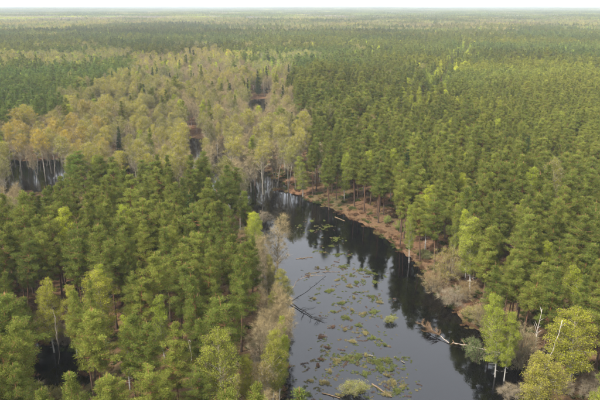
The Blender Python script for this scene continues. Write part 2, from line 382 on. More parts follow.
# ------------------------------------------------------------------ what grows where (canopy seen in the photograph -> stand)
ZONES = [   # name, outline in the photograph, (weights of pine, birch, alder, bare, spruce), spacing in m, height factor
    ('left bank stand', [(-400, 215), (0, 208), (30, 200), (60, 190), (70, 160), (100, 162), (140, 165), (165, 168), (200, 168), (236, 172), (252, 196), (252, 225), (262, 260), (268, 420), (268, 900), (-900, 900)], (.955, .03, 0, .005, .01), 4.8, 1.0),
    ('near bank fringe', [(252, 196), (252, 225), (262, 260), (268, 420), (268, 900), (300, 900), (296, 400), (300, 260), (290, 205), (262, 190)], (.02, .30, .06, .62, 0), 2.6, .76),
    ('flooded wood', [(-400, 120), (0, 117), (55, 113), (110, 94), (175, 98), (215, 118), (255, 122), (312, 120), (305, 160), (285, 172), (262, 190), (252, 196), (236, 172), (200, 168), (140, 165), (70, 160), (60, 190), (0, 208), (-400, 215)], (.03, .08, .66, .23, 0), 5.4, 1.0),
    ('tall pine block', [(296, 74), (330, 68), (375, 75), (372, 106), (345, 118), (322, 108), (302, 96)], (.97, .02, 0, .01, 0), 4.6, 1.12),
    ('twiggy wood', [(128, 56), (200, 42), (250, 58), (296, 62), (296, 74), (302, 96), (322, 108), (312, 122), (255, 122), (215, 118), (175, 98), (150, 80)], (.06, .10, .16, .67, .01), 4.6, .95),
    ('pale birch wood', [(62, 96), (100, 76), (150, 62), (175, 80), (175, 98), (110, 94), (60, 112)], (.10, .30, .45, .14, .01), 4.5, .95),
    ('young pine wood', [(-500, 74), (0, 72), (60, 66), (135, 56), (150, 64), (100, 78), (62, 96), (55, 113), (0, 117), (-500, 120)], (.90, .06, .01, .03, 0), 4.0, .85),
    ('straight young plantation', [(470, 57), (700, 66), (1000, 80), (1000, 190), (600, 152), (560, 140), (495, 126), (438, 84)], (.975, .025, 0, 0, 0), 4.2, .86),
    ('right bank wood', [(262, 190), (285, 172), (305, 160), (312, 122), (322, 108), (345, 118), (372, 106), (375, 75), (440, 66), (470, 57), (438, 84), (495, 126), (560, 140), (600, 152), (1000, 190), (1000, 900), (300, 900), (296, 400), (300, 260), (290, 205)], (.88, .08, .008, .027, .005), 4.7, 1.0),
]
KINDS = ['pine_tree', 'birch_tree', 'alder_tree', 'bare_tree', 'spruce_tree']
rng = np.random.default_rng(7)
def hexgrid(x0, x1, y0, y1, s, jit=.36):
    xs, ys = np.arange(x0, x1, s), np.arange(y0, y1, s * .87)
    X, Y = np.meshgrid(xs, ys); X = X + (np.arange(len(ys)) % 2)[:, None] * s / 2
    return (X + rng.uniform(-jit, jit, X.shape) * s).ravel(), (Y + rng.uniform(-jit, jit, Y.shape) * s).ravel()
def wedge(x, y, extra=24): return np.abs(x) < y * tan(radians(28.5)) + extra
SIZE = np.array([18., 15., 17., 14., 19.])
PINE_T = np.array([[.078, .092, .020], [.092, .108, .022], [.066, .085, .022], [.105, .112, .024]])
def tint_of(kind, x, y, zone, rng):
    n = len(x); u = rng.uniform(0, 1, n)[:, None]; j = rng.normal(0, .10, (n, 1)); big = fbm(x / 40, y / 40, 77)[:, None]
    T = np.zeros((n, 3))
    mix = lambda a, b, f: np.array(a) * (1 - f) + np.array(b) * f
    T[:] = mix([.106, .132, .027], [.188, .204, .035], np.clip(u * .8 + big * .25, 0, 1))
    T = np.where((zone == 6)[:, None], mix([.108, .152, .030], [.160, .208, .040], u), T)
    T = np.where((zone == 7)[:, None], mix([.145, .174, .030], [.212, .232, .038], u), T)
    T = np.where((kind == 1)[:, None], mix([.24, .29, .026], [.35, .375, .030], u), T)
    al = mix([.165, .17, .034], [.33, .295, .032], u)
    gold = mix([.30, .235, .03], [.38, .285, .03], u)
    uu, vv = pixel(x, y, 16)
    isg = ((uu < 105) & (vv > 105) & (vv < 150) & (rng.uniform(0, 1, n) < .55))[:, None]
    T = np.where((kind == 2)[:, None], np.where(isg, gold, al), T)
    T = np.where((kind == 3)[:, None], mix([.22, .18, .13], [.26, .22, .14], u), T)
    T = np.where((kind == 4)[:, None], mix([.035, .055, .02], [.05, .07, .022], u), T)
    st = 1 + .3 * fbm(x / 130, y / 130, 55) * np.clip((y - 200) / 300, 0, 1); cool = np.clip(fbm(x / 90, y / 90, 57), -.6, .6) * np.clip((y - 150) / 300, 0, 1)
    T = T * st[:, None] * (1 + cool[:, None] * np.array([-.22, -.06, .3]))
    return np.clip(T * (1 + j), .01, .8)

def zone_of(u, v):
    z = np.full(u.shape, -1)
    for k in range(len(ZONES) - 1, -1, -1):
        z[in_poly(u, v, ZONES[k][1])] = k
    return z
trees = []     # arrays x, y, kind, zone, scale, tint
def plant(x, y, kind, zone, hf):
    trees.append(dict(x=x, y=y, kind=kind, zone=zone, hf=hf))
allx, ally, allk, allz, allh = [], [], [], [], []
CUT1, CUT2 = 950., 2000.
for k, (nm, poly, wts, s, hf) in enumerate(ZONES):
    x, y = hexgrid(-560, 560, 42, CUT1, s); m = wedge(x, y); x, y = x[m], y[m]
    u, v = pixel(x, y, 16.0 * hf); jt = np.clip((150 - v) / 60, .12, 1)
    u = u + (fbm(x / 22, y / 22, 41) * 9 + 4 * fbm(x / 5, y / 5, 43)) * jt; v = v + (fbm(x / 22, y / 22, 42) * 4.5 + 3 * fbm(x / 5, y / 5, 44)) * jt
    m = (zone_of(u, v) == k) & (np.hypot(x, y) < CUT1); x, y = x[m], y[m]
    kind = rng.choice(5, len(x), p=np.array(wts) / sum(wts))
    allx.append(x); ally.append(y); allk.append(kind); allz.append(np.full(len(x), k)); allh.append(np.full(len(x), hf))
# beyond the mapped stands: a mosaic of dark pine, fresh birch and leafless wood
FAR = len(ZONES)
def far_kind(x, y):
    n1, n2 = fbm(x / 260, y / 260, 3), fbm(x / 170 + 9, y / 170, 12)
    u, v = pixel(x, y, 15)
    side = np.clip((300 - u) / 300, -1, 1)
    n1 = n1 * .55 + .6 * fbm(x / 60, y / 60, 8) + .6 * fbm(x / 420, y / 110, 18)
    vw = v + 3.5 * fbm(x / 240, y / 240, 15); lf = np.clip(.5 + (300 - u) / 260, 0, 1)
    decid = n1 * .8 + lf * np.interp(vw, [8, 14, 17, 27, 31, 42, 60, 75], [.1, .1, .75, .75, .15, .25, .38, .4]) + (1 - lf) * np.interp(vw, [8, 12, 18, 23, 27, 31, 38, 45], [.2, .25, .0, .5, .5, .0, -.15, -.12])
    r = rng.uniform(0, 1, len(x)); decid += rng.normal(0, .12, len(x))
    k = np.where(decid > .3, np.where(n2 > -.05, np.where(r < .35, 1, np.where(r < .8, 2, 3)), np.where(r < .72, 3, 2)), np.where(r < .88, 0, np.where(r < .95, 1, 3)))
    k = np.where((decid > .3) & (r > .94), 0, k)
    return k
x, y = hexgrid(-560, 560, 200, CUT1, 4.6); m = wedge(x, y); x, y = x[m], y[m]
u, v = pixel(x, y, 16.0); jt = np.clip((150 - v) / 60, .12, 1)
u = u + (fbm(x / 22, y / 22, 41) * 9 + 4 * fbm(x / 5, y / 5, 43)) * jt; v = v + (fbm(x / 22, y / 22, 42) * 4.5 + 3 * fbm(x / 5, y / 5, 44)) * jt
m = (zone_of(u, v) < 0) & (np.hypot(x, y) < CUT1); x, y = x[m], y[m]
allx.append(x); ally.append(y); allk.append(far_kind(x, y)); allz.append(np.full(len(x), FAR)); allh.append(np.full(len(x), 1.))
TX, TY, TK, TZ, TH = (np.concatenate(a) for a in (allx, ally, allk, allz, allh))
# trees keep out of open water; in the flooded wood they stand in it
d_riv = sdist(TX, TY, RIVER)
tu, tv = pixel(TX, TY, SIZE[TK] * TH); bu, bv = pixel(TX, TY, 0.0); tw = FPX * 2.3 / (TY * CP + (CAM_H - 9) * SP)
GAPS = [(218, 172, 5, 12), (199, 146, 5, 10), (30, 184, 30, 2), (191, 146, 3, 7), (58, 185, 8, 6), (127, 165, 6, 9), (258, 104, 10, 6), (60, 356, 22, 30), (20, 183, 8, 4)]
seen_gap = np.zeros(len(TX), bool)
for cu, cv, ru, rv in GAPS: seen_gap |= (np.abs((tu + bu) / 2 - cu) < ru * .8 + tw * .45) & (tv < cv + rv * .5) & (bv > cv - rv)
keep = np.where(np.isin(TZ, [1]), d_riv > -.6, np.where((TX > 0) & (TY < 230), d_riv > 1.3, d_riv > 1.0))
for f in FLOOD[4:]: keep &= sdist(TX, TY, f) > .5
keep &= sdist(TX, TY, FLOOD[1]) > 0
fl = sdist(TX, TY, FLOOD[0])
u, v = pixel(TX, TY, 0.0)
open_pool = np.zeros(len(TX), bool)
for cu, cv, ru, rv in [(218, 176, 7, 12), (200, 146, 6, 9), (190, 147, 4, 8), (60, 186, 9, 7), (128, 167, 6, 9)]:
    open_pool |= ((u - cu) / ru) ** 2 + ((v - cv) / rv) ** 2 < 1
keep &= ~open_pool & ~seen_gap
# the cut ride running away from the river, with birches along its edge
ride = gp([(468, 45), (436, 84), (398, 116)], 14.0)
def d_line(x, y, L):
    best = np.full(np.shape(x), 1e9)
    for a, b in zip(L[:-1], L[1:]):
        d = b - a; t = np.clip(((x - a[0]) * d[0] + (y - a[1]) * d[1]) / (d @ d), 0, 1)
        best = np.minimum(best, np.hypot(x - a[0] - t * d[0], y - a[1] - t * d[1]))
    return best
dr = d_line(TX, TY, ride); keep &= dr > 3.2
TK = np.where((dr < 8) & (rng.uniform(0, 1, len(TX)) < .55), 1, TK)
edge2 = gp([(436, 84), (470, 112), (495, 127)], 14.0)
TK = np.where((d_line(TX, TY, edge2) < 3.5) & (rng.uniform(0, 1, len(TX)) < .55), 1, TK)
edge3 = gp([(470, 57), (600, 62), (700, 66)], 14.0)
TK = np.where((d_line(TX, TY, edge3) < 9) & (rng.uniform(0, 1, len(TX)) < .12), 1, TK)
keep &= ~((fbm(TX / 11, TY / 11, 71) > .78) & (TY > 150) & (rng.uniform(0, 1, len(TX)) < .8))      # small gaps where trees have fallen
TX, TY, TK, TZ, TH = (a[keep] for a in (TX, TY, TK, TZ, TH))

# single trees read off the photograph: kind, pixel of the top, height m, crown factor, tint
G_BR, G_YG, G_OL, GOLD = (.25, .29, .032), (.30, .30, .035), (.2, .19, .045), (.42, .31, .028)
PA, PB = (.126, .154, .029), (.186, .206, .036)
HERO = [
    (0, 12, 290, 19.5, 1.5, PA, 'broad pine overhanging the black pool'),
    (0, 93, 315, 18, 1.22, PB, 'full bright pine on the far side of the black pool'),
    (0, 127, 316, 17, .95, PA, 'narrow pine wedged between two fuller bright pines'),
    (0, 174, 327, 17.5, 1.05, PB, 'slender pine with its orange trunk showing from top to bottom'),
    (0, 120, 374, 15, 1.05, PB, 'pine cut by the lower photo edge beside the full bright pine'),
    (0, 149, 258, 18.5, 1.18, PB, 'pointed light green pine in the middle of the left stand'),
    (0, 144, 225, 18, 1.02, PB, 'light pine directly behind the pointed light green pine'),
    (0, 175, 227, 18.5, .9, PB, 'tall narrow pine with a bare orange lower trunk'),
    (0, 194, 274, 18.5, 1.15, PA, 'broad pine between the orange-trunked pines and the river fringe'),
    (0, 238, 255, 18.5, 1.15, PA, 'dome-shaped pine nearest the middle of the left shore'),
    (0, 230, 298, 18.5, 1.3, PA, 'large spreading pine behind the green young birch'),
    (0, 215, 214, 18, .95, PA, 'pine with red trunk in line behind the dome-shaped pine'),
    (0, 233, 176, 18, 1.0, PA, 'pine at the head of the left stand where the channel opens'),
    (0, 70, 154, 19, 1.5, (.105, .15, .026), 'dark round-crowned pine at the edge of the flooded wood'),
    (0, 98, 159, 17.5, 1.1, PA, 'pine standing just beside the dark round-crowned pine'),
    (0, 141, 163, 17.5, 1.15, PA, 'broad pine on the rim of the left stand facing the flood'),
    (0, 17, 240, 17, 1.1, (.10, .125, .026), 'dark pine near the edge behind the broad overhanging pine'),
    (0, 72, 231, 18, 1.05, PA, 'pine rising behind the three yellow birches'),
    (1, 43, 274, 14.5, 1.05, G_YG, 'yellow birch by the black pool, first of three'),
    (1, 67, 279, 14, .8, G_YG, 'slim yellow birch by the black pool, middle of three'),
    (1, 97, 268, 16, 1.35, G_YG, 'widest of the three yellow birches by the black pool'),
    (1, 160, 299, 13, .85, (.22, .27, .03), 'small fresh green birch tucked among the front pines'),
    (1, 253, 214, 15.5, .95, G_BR, 'vivid lime birch at the edge of the left stand above the water'),
    (1, 224, 334, 16.5, 1.35, (.22, .235, .035), 'airy green birch with a pale straight stem on the near left shore'),
    (1, 247, 357, 11, .7, G_YG, 'small yellow birch beside the white broken snag'),
    (1, 272, 326, 14, .85, (.26, .26, .04), 'yellow birch leaning at the near left water edge'),
    (2, 267, 356, 11, .75, (.25, .2, .06), 'brownish young alder at the water edge below the yellow birch'),
    (3, 258, 318, 12, .8, (.2, .17, .1), 'leafless birch between the spreading pine and the water'),
    (3, 277, 212, 15, 1.2, (.2, .17, .1), 'grey leafless tree spreading over the water on the left shore'),
    (3, 266, 228, 15, .9, (.2, .17, .1), 'leafless pale-stemmed tree behind the grey spreading one'),
    (1, 284, 262, 11, .85, (.26, .25, .05), 'thin birch with white stem overhanging the open water'),
    (1, 273, 250, 13, .6, (.24, .22, .06), 'sparse white-stemmed birch beside the overhanging thin birch'),
    (2, 38, 125, 19, 1.25, GOLD, 'golden round-topped alder, brightest in the flooded wood'),
    (2, 66, 124, 19, 1.0, GOLD, 'golden tree right beside the brightest golden alder'),
    (2, 8, 118, 18, .95, GOLD, 'golden tree close to the photo edge in the flooded wood'),
    (2, 86, 122, 18.5, 1.2, (.27, .24, .04), 'yellow-olive alder behind the dark round-crowned pine'),
    (2, 231, 131, 18, 1.4, (.3, .27, .035), 'full yellow alder left of the river head'),
    (2, 262, 136, 18.5, 1.4, (.29, .26, .035), 'full yellow alder at the river head'),
    (2, 207, 134, 17, 1.0, (.27, .25, .04), 'narrower yellow alder beside the flooded gap'),
    (2, 288, 142, 16, 1.1, (.26, .26, .04), 'olive alder between river head and right bank pines'),
    (1, 303, 152, 14, 1.15, (.22, .25, .035), 'fresh green birch at the corner of the right bank'),
    (1, 311, 128, 15, .75, (.27, .28, .04), 'narrow yellow birch at the edge of the right wood'),
    (1, 334, 113, 16, .95, (.24, .28, .035), 'lime birch rising out of the right wood edge'),
    (1, 477, 216, 17, 1.5, (.25, .28, .035), 'large lime birch standing before the right bank pines'),
    (1, 457, 206, 16, .6, (.25, .28, .035), 'column-thin lime birch beside the large lime birch'),
    (1, 413, 200, 15, .75, (.22, .26, .03), 'thin lime birch behind the bank opposite the reed clumps'),
    (1, 522, 202, 16, 1.05, (.23, .26, .03), 'lime birch surrounded by pines on the right slope'),
    (1, 506, 285, 16, 1.05, G_BR, 'tall lime birch at the root end of the fallen birch'),
    (1, 514, 300, 14, .8, G_BR, 'lower lime birch touching the tall lime birch by the fallen trunk'),
    (1, 543, 339, 14, 1.35, (.29, .27, .045), 'yellow birch under the forked white dead stem'),
    (1, 582, 312, 14, 1.75, (.27, .27, .03), 'widest yellow-green birch at the near right corner'),
    (0, 356, 140, 18, 1.15, PA, 'wide pine on the right bank crest above the reddish slope'),
    (0, 381, 160, 18, 1.15, PA, 'layered dark pine on the right bank above the reddish slope'),
    (0, 330, 152, 17, .95, PA, 'pine with clear trunk near the top of the reddish slope'),
    (0, 404, 176, 18, 1.0, PB, 'pine standing over the bend of the right bank'),
    (0, 581, 240, 18, 1.35, PA, 'broad pine with red trunk high on the right slope'),
    (0, 512, 246, 15, .8, PB, 'small light pine behind the tall lime birch'),
    (0, 500, 252, 17, 1.0, PA, 'pine just behind and left of the tall lime birch'),
    (0, 533, 256, 17.5, 1.05, PB, 'pine with bare trunk above the branchy white dead stem'),
    (0, 556, 262, 17.5, 1.1, PA, 'pine above the forked white dead stem on the right shore'),
    (0, 594, 268, 17, 1.0, PA, 'pine at the photo edge above the widest yellow-green birch'),
    (0, 490, 228, 17.5, 1.05, PB, 'pine standing just behind the large lime birch'),
    (0, 440, 196, 17.5, 1.0, PA, 'pine left of the column-thin lime birch'),
    (0, 425, 190, 17.5, 1.0, PB, 'pine between thin lime birch and column-thin birch'),
    (0, 205, 318, 17, 1.0, PA, 'pine filling the gap before the airy green birch'),
    (0, 246, 188, 16.5, .9, PA, 'slim pine nearest the river head on the left stand'),
    (0, 250, 236, 16.5, .9, PA, 'pine close behind the vivid lime birch'),
    (0, 196, 170, 17.5, 1.1, PA, 'pine at the flooded rim between broad and light pines'),
    (0, 168, 384, 14, 1.0, PB, 'bright pine at the lower photo edge, second left of the airy birch'),
    (0, 100, 388, 12, 1.0, PA, 'low pine at the lower photo edge beside the black pool'),
    (0, 140, 330, 16.5, 1.0, PA, 'darker pine half hidden behind the slender orange-trunked pine'),
    (0, 152, 372, 16, 1.0, PB, 'pine at the lower photo edge under the slender pine'),
    (0, 200, 372, 13, .8, PA, 'small pine at the lower photo edge left of the airy birch'),
    (4, 231, 84, 17, 1.0, (.04, .06, .02), 'dark pointed spruce alone in the leafless wood'),
    (4, 118, 122, 16, .9, (.04, .06, .02), 'dark spruce among the pale alders'),
    (4, 184, 160, 0, 0, None, None),
]
HERO = [h for h in HERO if h[6]]
hx, hy = [], []
for k, u, v, h, cf, t, lab in HERO:
    a, b = ground(u, v, h + .6); hx.append(float(a)); hy.append(float(b))
hx, hy = np.array(hx), np.array(hy)
clear = np.array([2.6 if h[0] == 0 else 2.2 for h in HERO])
keep = np.ones(len(TX), bool)
for a, b, c in zip(hx, hy, clear): keep &= np.hypot(TX - a, TY - b) > c
# nothing planted so close in front that it would cover a tree read off the photograph
depth = TY * CP + (CAM_H - 9) * SP
tu, tv = pixel(TX, TY, SIZE[TK] * TH); tw = FPX * 2.3 / depth
for (k, u, v, h, cf, t, lab), a, b in zip(HERO, hx, hy):
    if k == 0 and u > 300: continue
    dh = b * CP + (CAM_H - h / 2) * SP; hp = FPX * h / dh
    wd = FPX * {0: 2.5, 1: 1.85, 2: 2.6, 3: 2.3, 4: 2.4}[k] * cf / dh
    keep &= ~((TY < b) & (np.abs(tu - u) < (wd + tw) * .42) & (tv < v + hp * .3) & (tv > v - 60))
TX, TY, TK, TZ, TH = (a[keep] for a in (TX, TY, TK, TZ, TH))
n = len(TX)
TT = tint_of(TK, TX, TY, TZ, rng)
TS = TH * (rng.normal(1, .085, n) + .06 * fbm(TX / 14, TY / 14, 61)).clip(.7, 1.25)          # height factor
TW = TS * rng.normal(.97, .16, n).clip(.62, 1.4)          # crown width factor

# ------------------------------------------------------------------ single trees as objects
def tag(o, label, cat, group=None):
    o['label'] = label; o['category'] = cat
    if group: o['group'] = group
def make_tree(kind, x, y, sz, sw, rot, tint, variant, label, cat, group, lean=(0, 0), z=None):
    tm, cm, h = PROTO[kind][variant % len(PROTO[kind])]
    e = bpy.data.objects.new(kind, None); COL.objects.link(e); e.empty_display_size = .5
    e.location = (x, y, max(float(terrain_z(x, y)), -.6) if z is None else z)
    e.rotation_euler = (lean[0], lean[1], rot); e.scale = (sw, sw, sz)
    t = bpy.data.objects.new('trunk', tm); c = bpy.data.objects.new('crown', cm)
    for o in (t, c): COL.objects.link(o); o.parent = e
    c['tint'] = [float(q) for q in tint]
    tag(e, label, cat, group); return e
ORD = 'first second third fourth fifth sixth seventh eighth ninth tenth eleventh twelfth thirteenth fourteenth fifteenth sixteenth seventeenth eighteenth nineteenth'.split()
TENS = {20: 'twent', 30: 'thirt', 40: 'fort', 50: 'fift', 60: 'sixt', 70: 'sevent', 80: 'eight', 90: 'ninet'}
def ordinal(n):
    if n < 20: return ORD[n - 1]
    if n >= 100: return 'hundred-and-' + ordinal(n - 100) if n > 100 else 'hundredth'
    return TENS[n // 10 * 10] + ('ieth' if n % 10 == 0 else 'y-' + ORD[n % 10 - 1])
CATS = {'pine_tree': 'pine tree', 'birch_tree': 'birch tree', 'alder_tree': 'alder tree', 'bare_tree': 'bare tree', 'spruce_tree': 'spruce tree'}
HGROUP = {0: 'pines around the flooded river', 1: 'birches in fresh leaf', 2: 'alders in and beside the flood', 3: 'leafless trees', 4: 'dark spruces'}
for (k, u, v, h, cf, t, lab), a, b in zip(HERO, hx, hy):
    kd = KINDS[k]; i = int(abs(u * 7 + v)); h0 = SIZE[k]
    R0 = {0: 2.5, 1: 1.75, 2: 2.85, 3: 2.05, 4: 2.4}[k]
    wid = {0: 2.5, 1: 1.85, 2: 2.6, 3: 2.3, 4: 2.4}[k] * cf / R0
    make_tree(kd, a, b, h / h0, wid, (u * 1.7) % 6.28, t, i, lab, CATS[kd], HGROUP[k], lean=(radians(((u * 13) % 5) - 2.5), radians(((v * 11) % 5) - 2.5)))

uu, vv = pixel(TX, TY, 14 * TS)
dist = np.sqrt(TX ** 2 + TY ** 2 + 42 ** 2)
vis = (uu > -12) & (uu < 612) & (vv < 415)
single = np.zeros(n, bool)
LIMIT = {0: 262, 1: 150, 2: 190, 3: 150, 4: 12}
for k in range(5):
    c = np.where((TK == k) & vis)[0]
    c = c[np.argsort(dist[c])][:LIMIT[k]]; single[c] = True
single |= ~vis & (dist < 0)
idx = np.where(single)[0]
NAMES = {0: 'pine', 1: 'birch', 2: 'alder', 3: 'leafless tree', 4: 'spruce'}
WHERE = [z[0] for z in ZONES] + ['wood beyond']
FROM = {0: 'river', 1: 'near end', 2: 'river head', 3: 'west edge', 4: 'west edge', 5: 'west edge', 6: 'west edge', 7: 'west edge', 8: 'river', 9: 'west edge'}
med = {k: (np.median(TS[single & (TK == k)]), np.median((TW / TS)[single & (TK == k)]), np.median(TT[single & (TK == k)].sum(1))) for k in range(5) if (single & (TK == k)).any()}
LABEL = {}
for k in range(5):
    for zn in range(len(WHERE)):
        s = idx[(TK[idx] == k) & (TZ[idx] == zn)]
        if not len(s): continue
        s = s[np.argsort(TY[s])]
        rows = np.minimum((np.arange(len(s)) / max(6, math.sqrt(len(s)) * 1.0)).astype(int), 60)
        for r in range(rows.max() + 1):
            row = s[rows == r]
            row = row[np.argsort(-TX[row] if zn in (0, 2) else TX[row])]
            for c, i in enumerate(row):
                a = 'tall' if TS[i] > med[k][0] * 1.06 else 'short' if TS[i] < med[k][0] * .94 else ''
                b = 'broad' if TW[i] / TS[i] > med[k][1] * 1.08 else 'slim' if TW[i] / TS[i] < med[k][1] * .92 else ''
                br = TT[i].sum() / med[k][2]
                col = {0: ('dark green', 'green', 'olive green'), 1: ('green', 'yellow-green', 'bright lime'), 2: ('olive', 'yellow-olive', 'golden yellow'), 3: ('grey', 'grey-brown', 'pale grey'), 4: ('dark', 'dark', 'dark')}[k][0 if br < .93 else 2 if br > 1.07 else 1]
                look = ' '.join(w for w in (a or b, col, NAMES[k]) if w)
                LABEL[i] = f'{look}, {ordinal(c + 1)} from the {FROM[zn]}, {ordinal(r + 1)} row of {WHERE[zn]}'
for i in idx:
    k = TK[i]; kd = KINDS[k]
    make_tree(kd, TX[i], TY[i], TS[i], TW[i], rng.uniform(0, 6.28), TT[i], int(rng.integers(0, 99)), LABEL[i], CATS[kd],
              f'{NAMES[k]}s of the {WHERE[TZ[i]]}', lean=tuple(rng.normal(0, .04 if k in (0, 4) else .07, 2)))

# ------------------------------------------------------------------ the rest of the woods: one mass of each kind
def scatter(name, label, pts, rotz, scl, which, tints, meshes, kind='stuff'):
    src = bpy.data.collections.new(name + '_shapes')
    for k, m in enumerate(meshes):
        o = bpy.data.objects.new(f'{name}_shape_{k:02d}', m); src.objects.link(o)
    me = bpy.data.meshes.new(name); me.vertices.add(len(pts)); me.vertices.foreach_set('co', np.asarray(pts, np.float32).ravel())
    me.attributes.new('rotation_z', 'FLOAT_VECTOR', 'POINT').data.foreach_set('vector', np.asarray(rotz, np.float32).ravel())
    me.attributes.new('size', 'FLOAT_VECTOR', 'POINT').data.foreach_set('vector', np.asarray(scl, np.float32).ravel())
    me.attributes.new('tint', 'FLOAT_VECTOR', 'POINT').data.foreach_set('vector', np.asarray(tints, np.float32).ravel())
    me.attributes.new('which', 'INT', 'POINT').data.foreach_set('value', np.asarray(which, np.int32))
    ob = bpy.data.objects.new(name, me); COL.objects.link(ob); ob['kind'] = kind; ob['label'] = label
    ng = bpy.data.node_groups.new(name + '_scatter', 'GeometryNodeTree')
    ng.interface.new_socket('Geometry', in_out='INPUT', socket_type='NodeSocketGeometry')
    ng.interface.new_socket('Geometry', in_out='OUTPUT', socket_type='NodeSocketGeometry')
    gi, go = ng.nodes.new('NodeGroupInput'), ng.nodes.new('NodeGroupOutput')
    iop = ng.nodes.new('GeometryNodeInstanceOnPoints'); ci = ng.nodes.new('GeometryNodeCollectionInfo')
    ci.inputs[0].default_value = src; ci.inputs['Separate Children'].default_value = True; ci.inputs['Reset Children'].default_value = True
    def attr(nm, ty):
        a = ng.nodes.new('GeometryNodeInputNamedAttribute'); a.data_type = ty; a.inputs[0].default_value = nm; return a.outputs[0]
    iop.inputs['Pick Instance'].default_value = True
    e2r = ng.nodes.new('FunctionNodeEulerToRotation')
    L = ng.links.new
    L(gi.outputs[0], iop.inputs['Points']); L(ci.outputs[0], iop.inputs['Instance']); L(attr('which', 'INT'), iop.inputs['Instance Index'])
    L(attr('rotation_z', 'FLOAT_VECTOR'), e2r.inputs[0]); L(e2r.outputs[0], iop.inputs['Rotation']); L(attr('size', 'FLOAT_VECTOR'), iop.inputs['Scale'])
    L(iop.outputs[0], go.inputs[0])
    md = ob.modifiers.new('scatter', 'NODES'); md.node_group = ng
    return ob
MASS = {0: ('pine_forest', 'pine forest stretching back from the river to the haze'), 1: ('birch_wood', 'scattered fresh green birches deep in the forest'),
        2: ('alder_wood', 'pale olive alders filling the flooded wood farther back'), 3: ('leafless_wood', 'grey-pink leafless wood behind the flooded belt'), 4: ('spruce_wood', 'dark spruces scattered deep in the forest')}
# far ring, coarser trees
x, y = hexgrid(-1150, 1150, 500, CUT2, 6.0, .42); m = wedge(x, y) & (np.hypot(x, y) >= CUT1) & (np.hypot(x, y) < CUT2); x, y = x[m], y[m]
fk = far_kind(x, y)
FX, FY, FK = np.concatenate([TX[~single], x]), np.concatenate([TY[~single], y]), np.concatenate([TK[~single], fk])
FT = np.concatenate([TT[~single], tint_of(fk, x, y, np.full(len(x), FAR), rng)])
FS = np.concatenate([TS[~single], rng.normal(1.0, .1, len(x)).clip(.75, 1.3)]); FW = np.concatenate([TW[~single], rng.normal(1.25, .15, len(x)).clip(.8, 1.7)])
FD = np.hypot(FX, FY)
for k in range(5):
    m = FK == k; nn = m.sum()
    if not nn: continue
    fine, low = FINE[KINDS[k]], [q[0] for q in LOW[KINDS[k]]]
    meshes = fine + low
    which = np.where(FD[m] < 430, rng.integers(0, len(fine), nn), len(fine) + rng.integers(0, len(low), nn))
    pts = np.stack([FX[m], FY[m], np.maximum(terrain_z(FX[m], FY[m]), -.6)], -1)
    rot = np.stack([rng.normal(0, .03, nn), rng.normal(0, .03, nn), rng.uniform(0, 6.28, nn)], -1)
    scl = np.stack([FW[m], FW[m], FS[m]], -1)
    scatter(MASS[k][0], MASS[k][1], pts, rot, scl, which, FT[m], meshes)
# the farthest woods: tiles of forest canopy, each a block of simple trees
def tile(seed, prof, size, count, h, Rr):
    rg = np.random.default_rng(seed); g = Geo(); px, pr = PROFILE[prof]
    for _ in range(count):
        cx, cy = rg.uniform(-size / 2, size / 2, 2); hh = h * rg.uniform(.8, 1.15); nb = 26
        t = rg.uniform(0, 1, nb); a = rg.uniform(0, 6.28, nb); r = Rr * np.interp(t, px, pr) * rg.uniform(.4, 1, nb)
        base = np.stack([cx + np.cos(a) * r, cy + np.sin(a) * r, hh * (.4 + .6 * t)], -1)
        g.blades(base, sphere_dirs(nb, rg, .3), rg.uniform(1.0, 1.9, nb), .95, rg, 0, np.clip(rg.uniform(.2, .8) + rg.normal(0, .15, nb), 0, 1), True)
        g.blades(np.array([[cx, cy, 0.]]), np.array([[0, 0, 1.]]), hh * .9, .35, rg, 1)
    return g.mesh('forest_tile', [LEAF, PINE_BARK])
tiles = [tile(50 + k, 'pine', 60, 120, 18, 3.0) for k in range(3)] + [tile(60 + k, 'alder', 60, 110, 15, 3.2) for k in range(2)]
x, y = hexgrid(-5200, 5200, 1500, 9000, 52, .2); m = wedge(x, y, 100) & (np.hypot(x, y) >= CUT2 - 20); x, y = x[m], y[m]
fk = far_kind(x, y); nn = len(x)
which = np.where(np.isin(fk, [0, 4]), rng.integers(0, 3, nn), 3 + rng.integers(0, 2, nn))
ft = tint_of(fk, x, y, np.full(nn, FAR), rng)
pts = np.stack([x, y, terrain_z(x, y)], -1); s = rng.uniform(.9, 1.15, nn)
scatter('distant_forest', 'distant forest fading into pale haze along the horizon', pts, np.stack([0 * x, 0 * x, rng.integers(0, 4, nn) * pi / 2], -1), np.stack([s * 1.1, s * 1.1, s], -1), which, ft, tiles)

# ------------------------------------------------------------------ bushes, tussocks and dead wood by and in the water
def put_bush(u, v, h, w, tint, label, kind='willow_bush', cat='bush', group='bushes at the water'):
    x, y = ground(u, v, 0); i = int(u + v)
    return make_tree(kind, float(x), float(y), h / 3, w / 1.9 / 2, u % 6.28, tint, i, label, cat, group, z=max(float(terrain_z(x, y)), 0) - .08)
put_bush(389, 322, 1.3, 2.6, (.2, .21, .045), 'small round green willow bush alone in the open water')
put_bush(351, 392, 1.9, 4.6, (.2, .2, .06), 'largest willow bush in the water at the lower photo edge')
put_bush(476, 362, 4.4, 3.6, (.13, .17, .06), 'grey-green willow standing in dark water below the fallen birch')
put_bush(508, 396, 1.8, 3.6, (.24, .18, .07), 'twiggy brown bush at the near right shore', 'bare_bush')
put_bush(560, 396, 2.6, 4, (.26, .22, .06), 'twiggy bush under the yellow birch at the near right shore', 'bare_bush')
put_bush(590, 400, 3.0, 5, (.2, .17, .1), 'grey leafless bush in the near right corner', 'bare_bush')
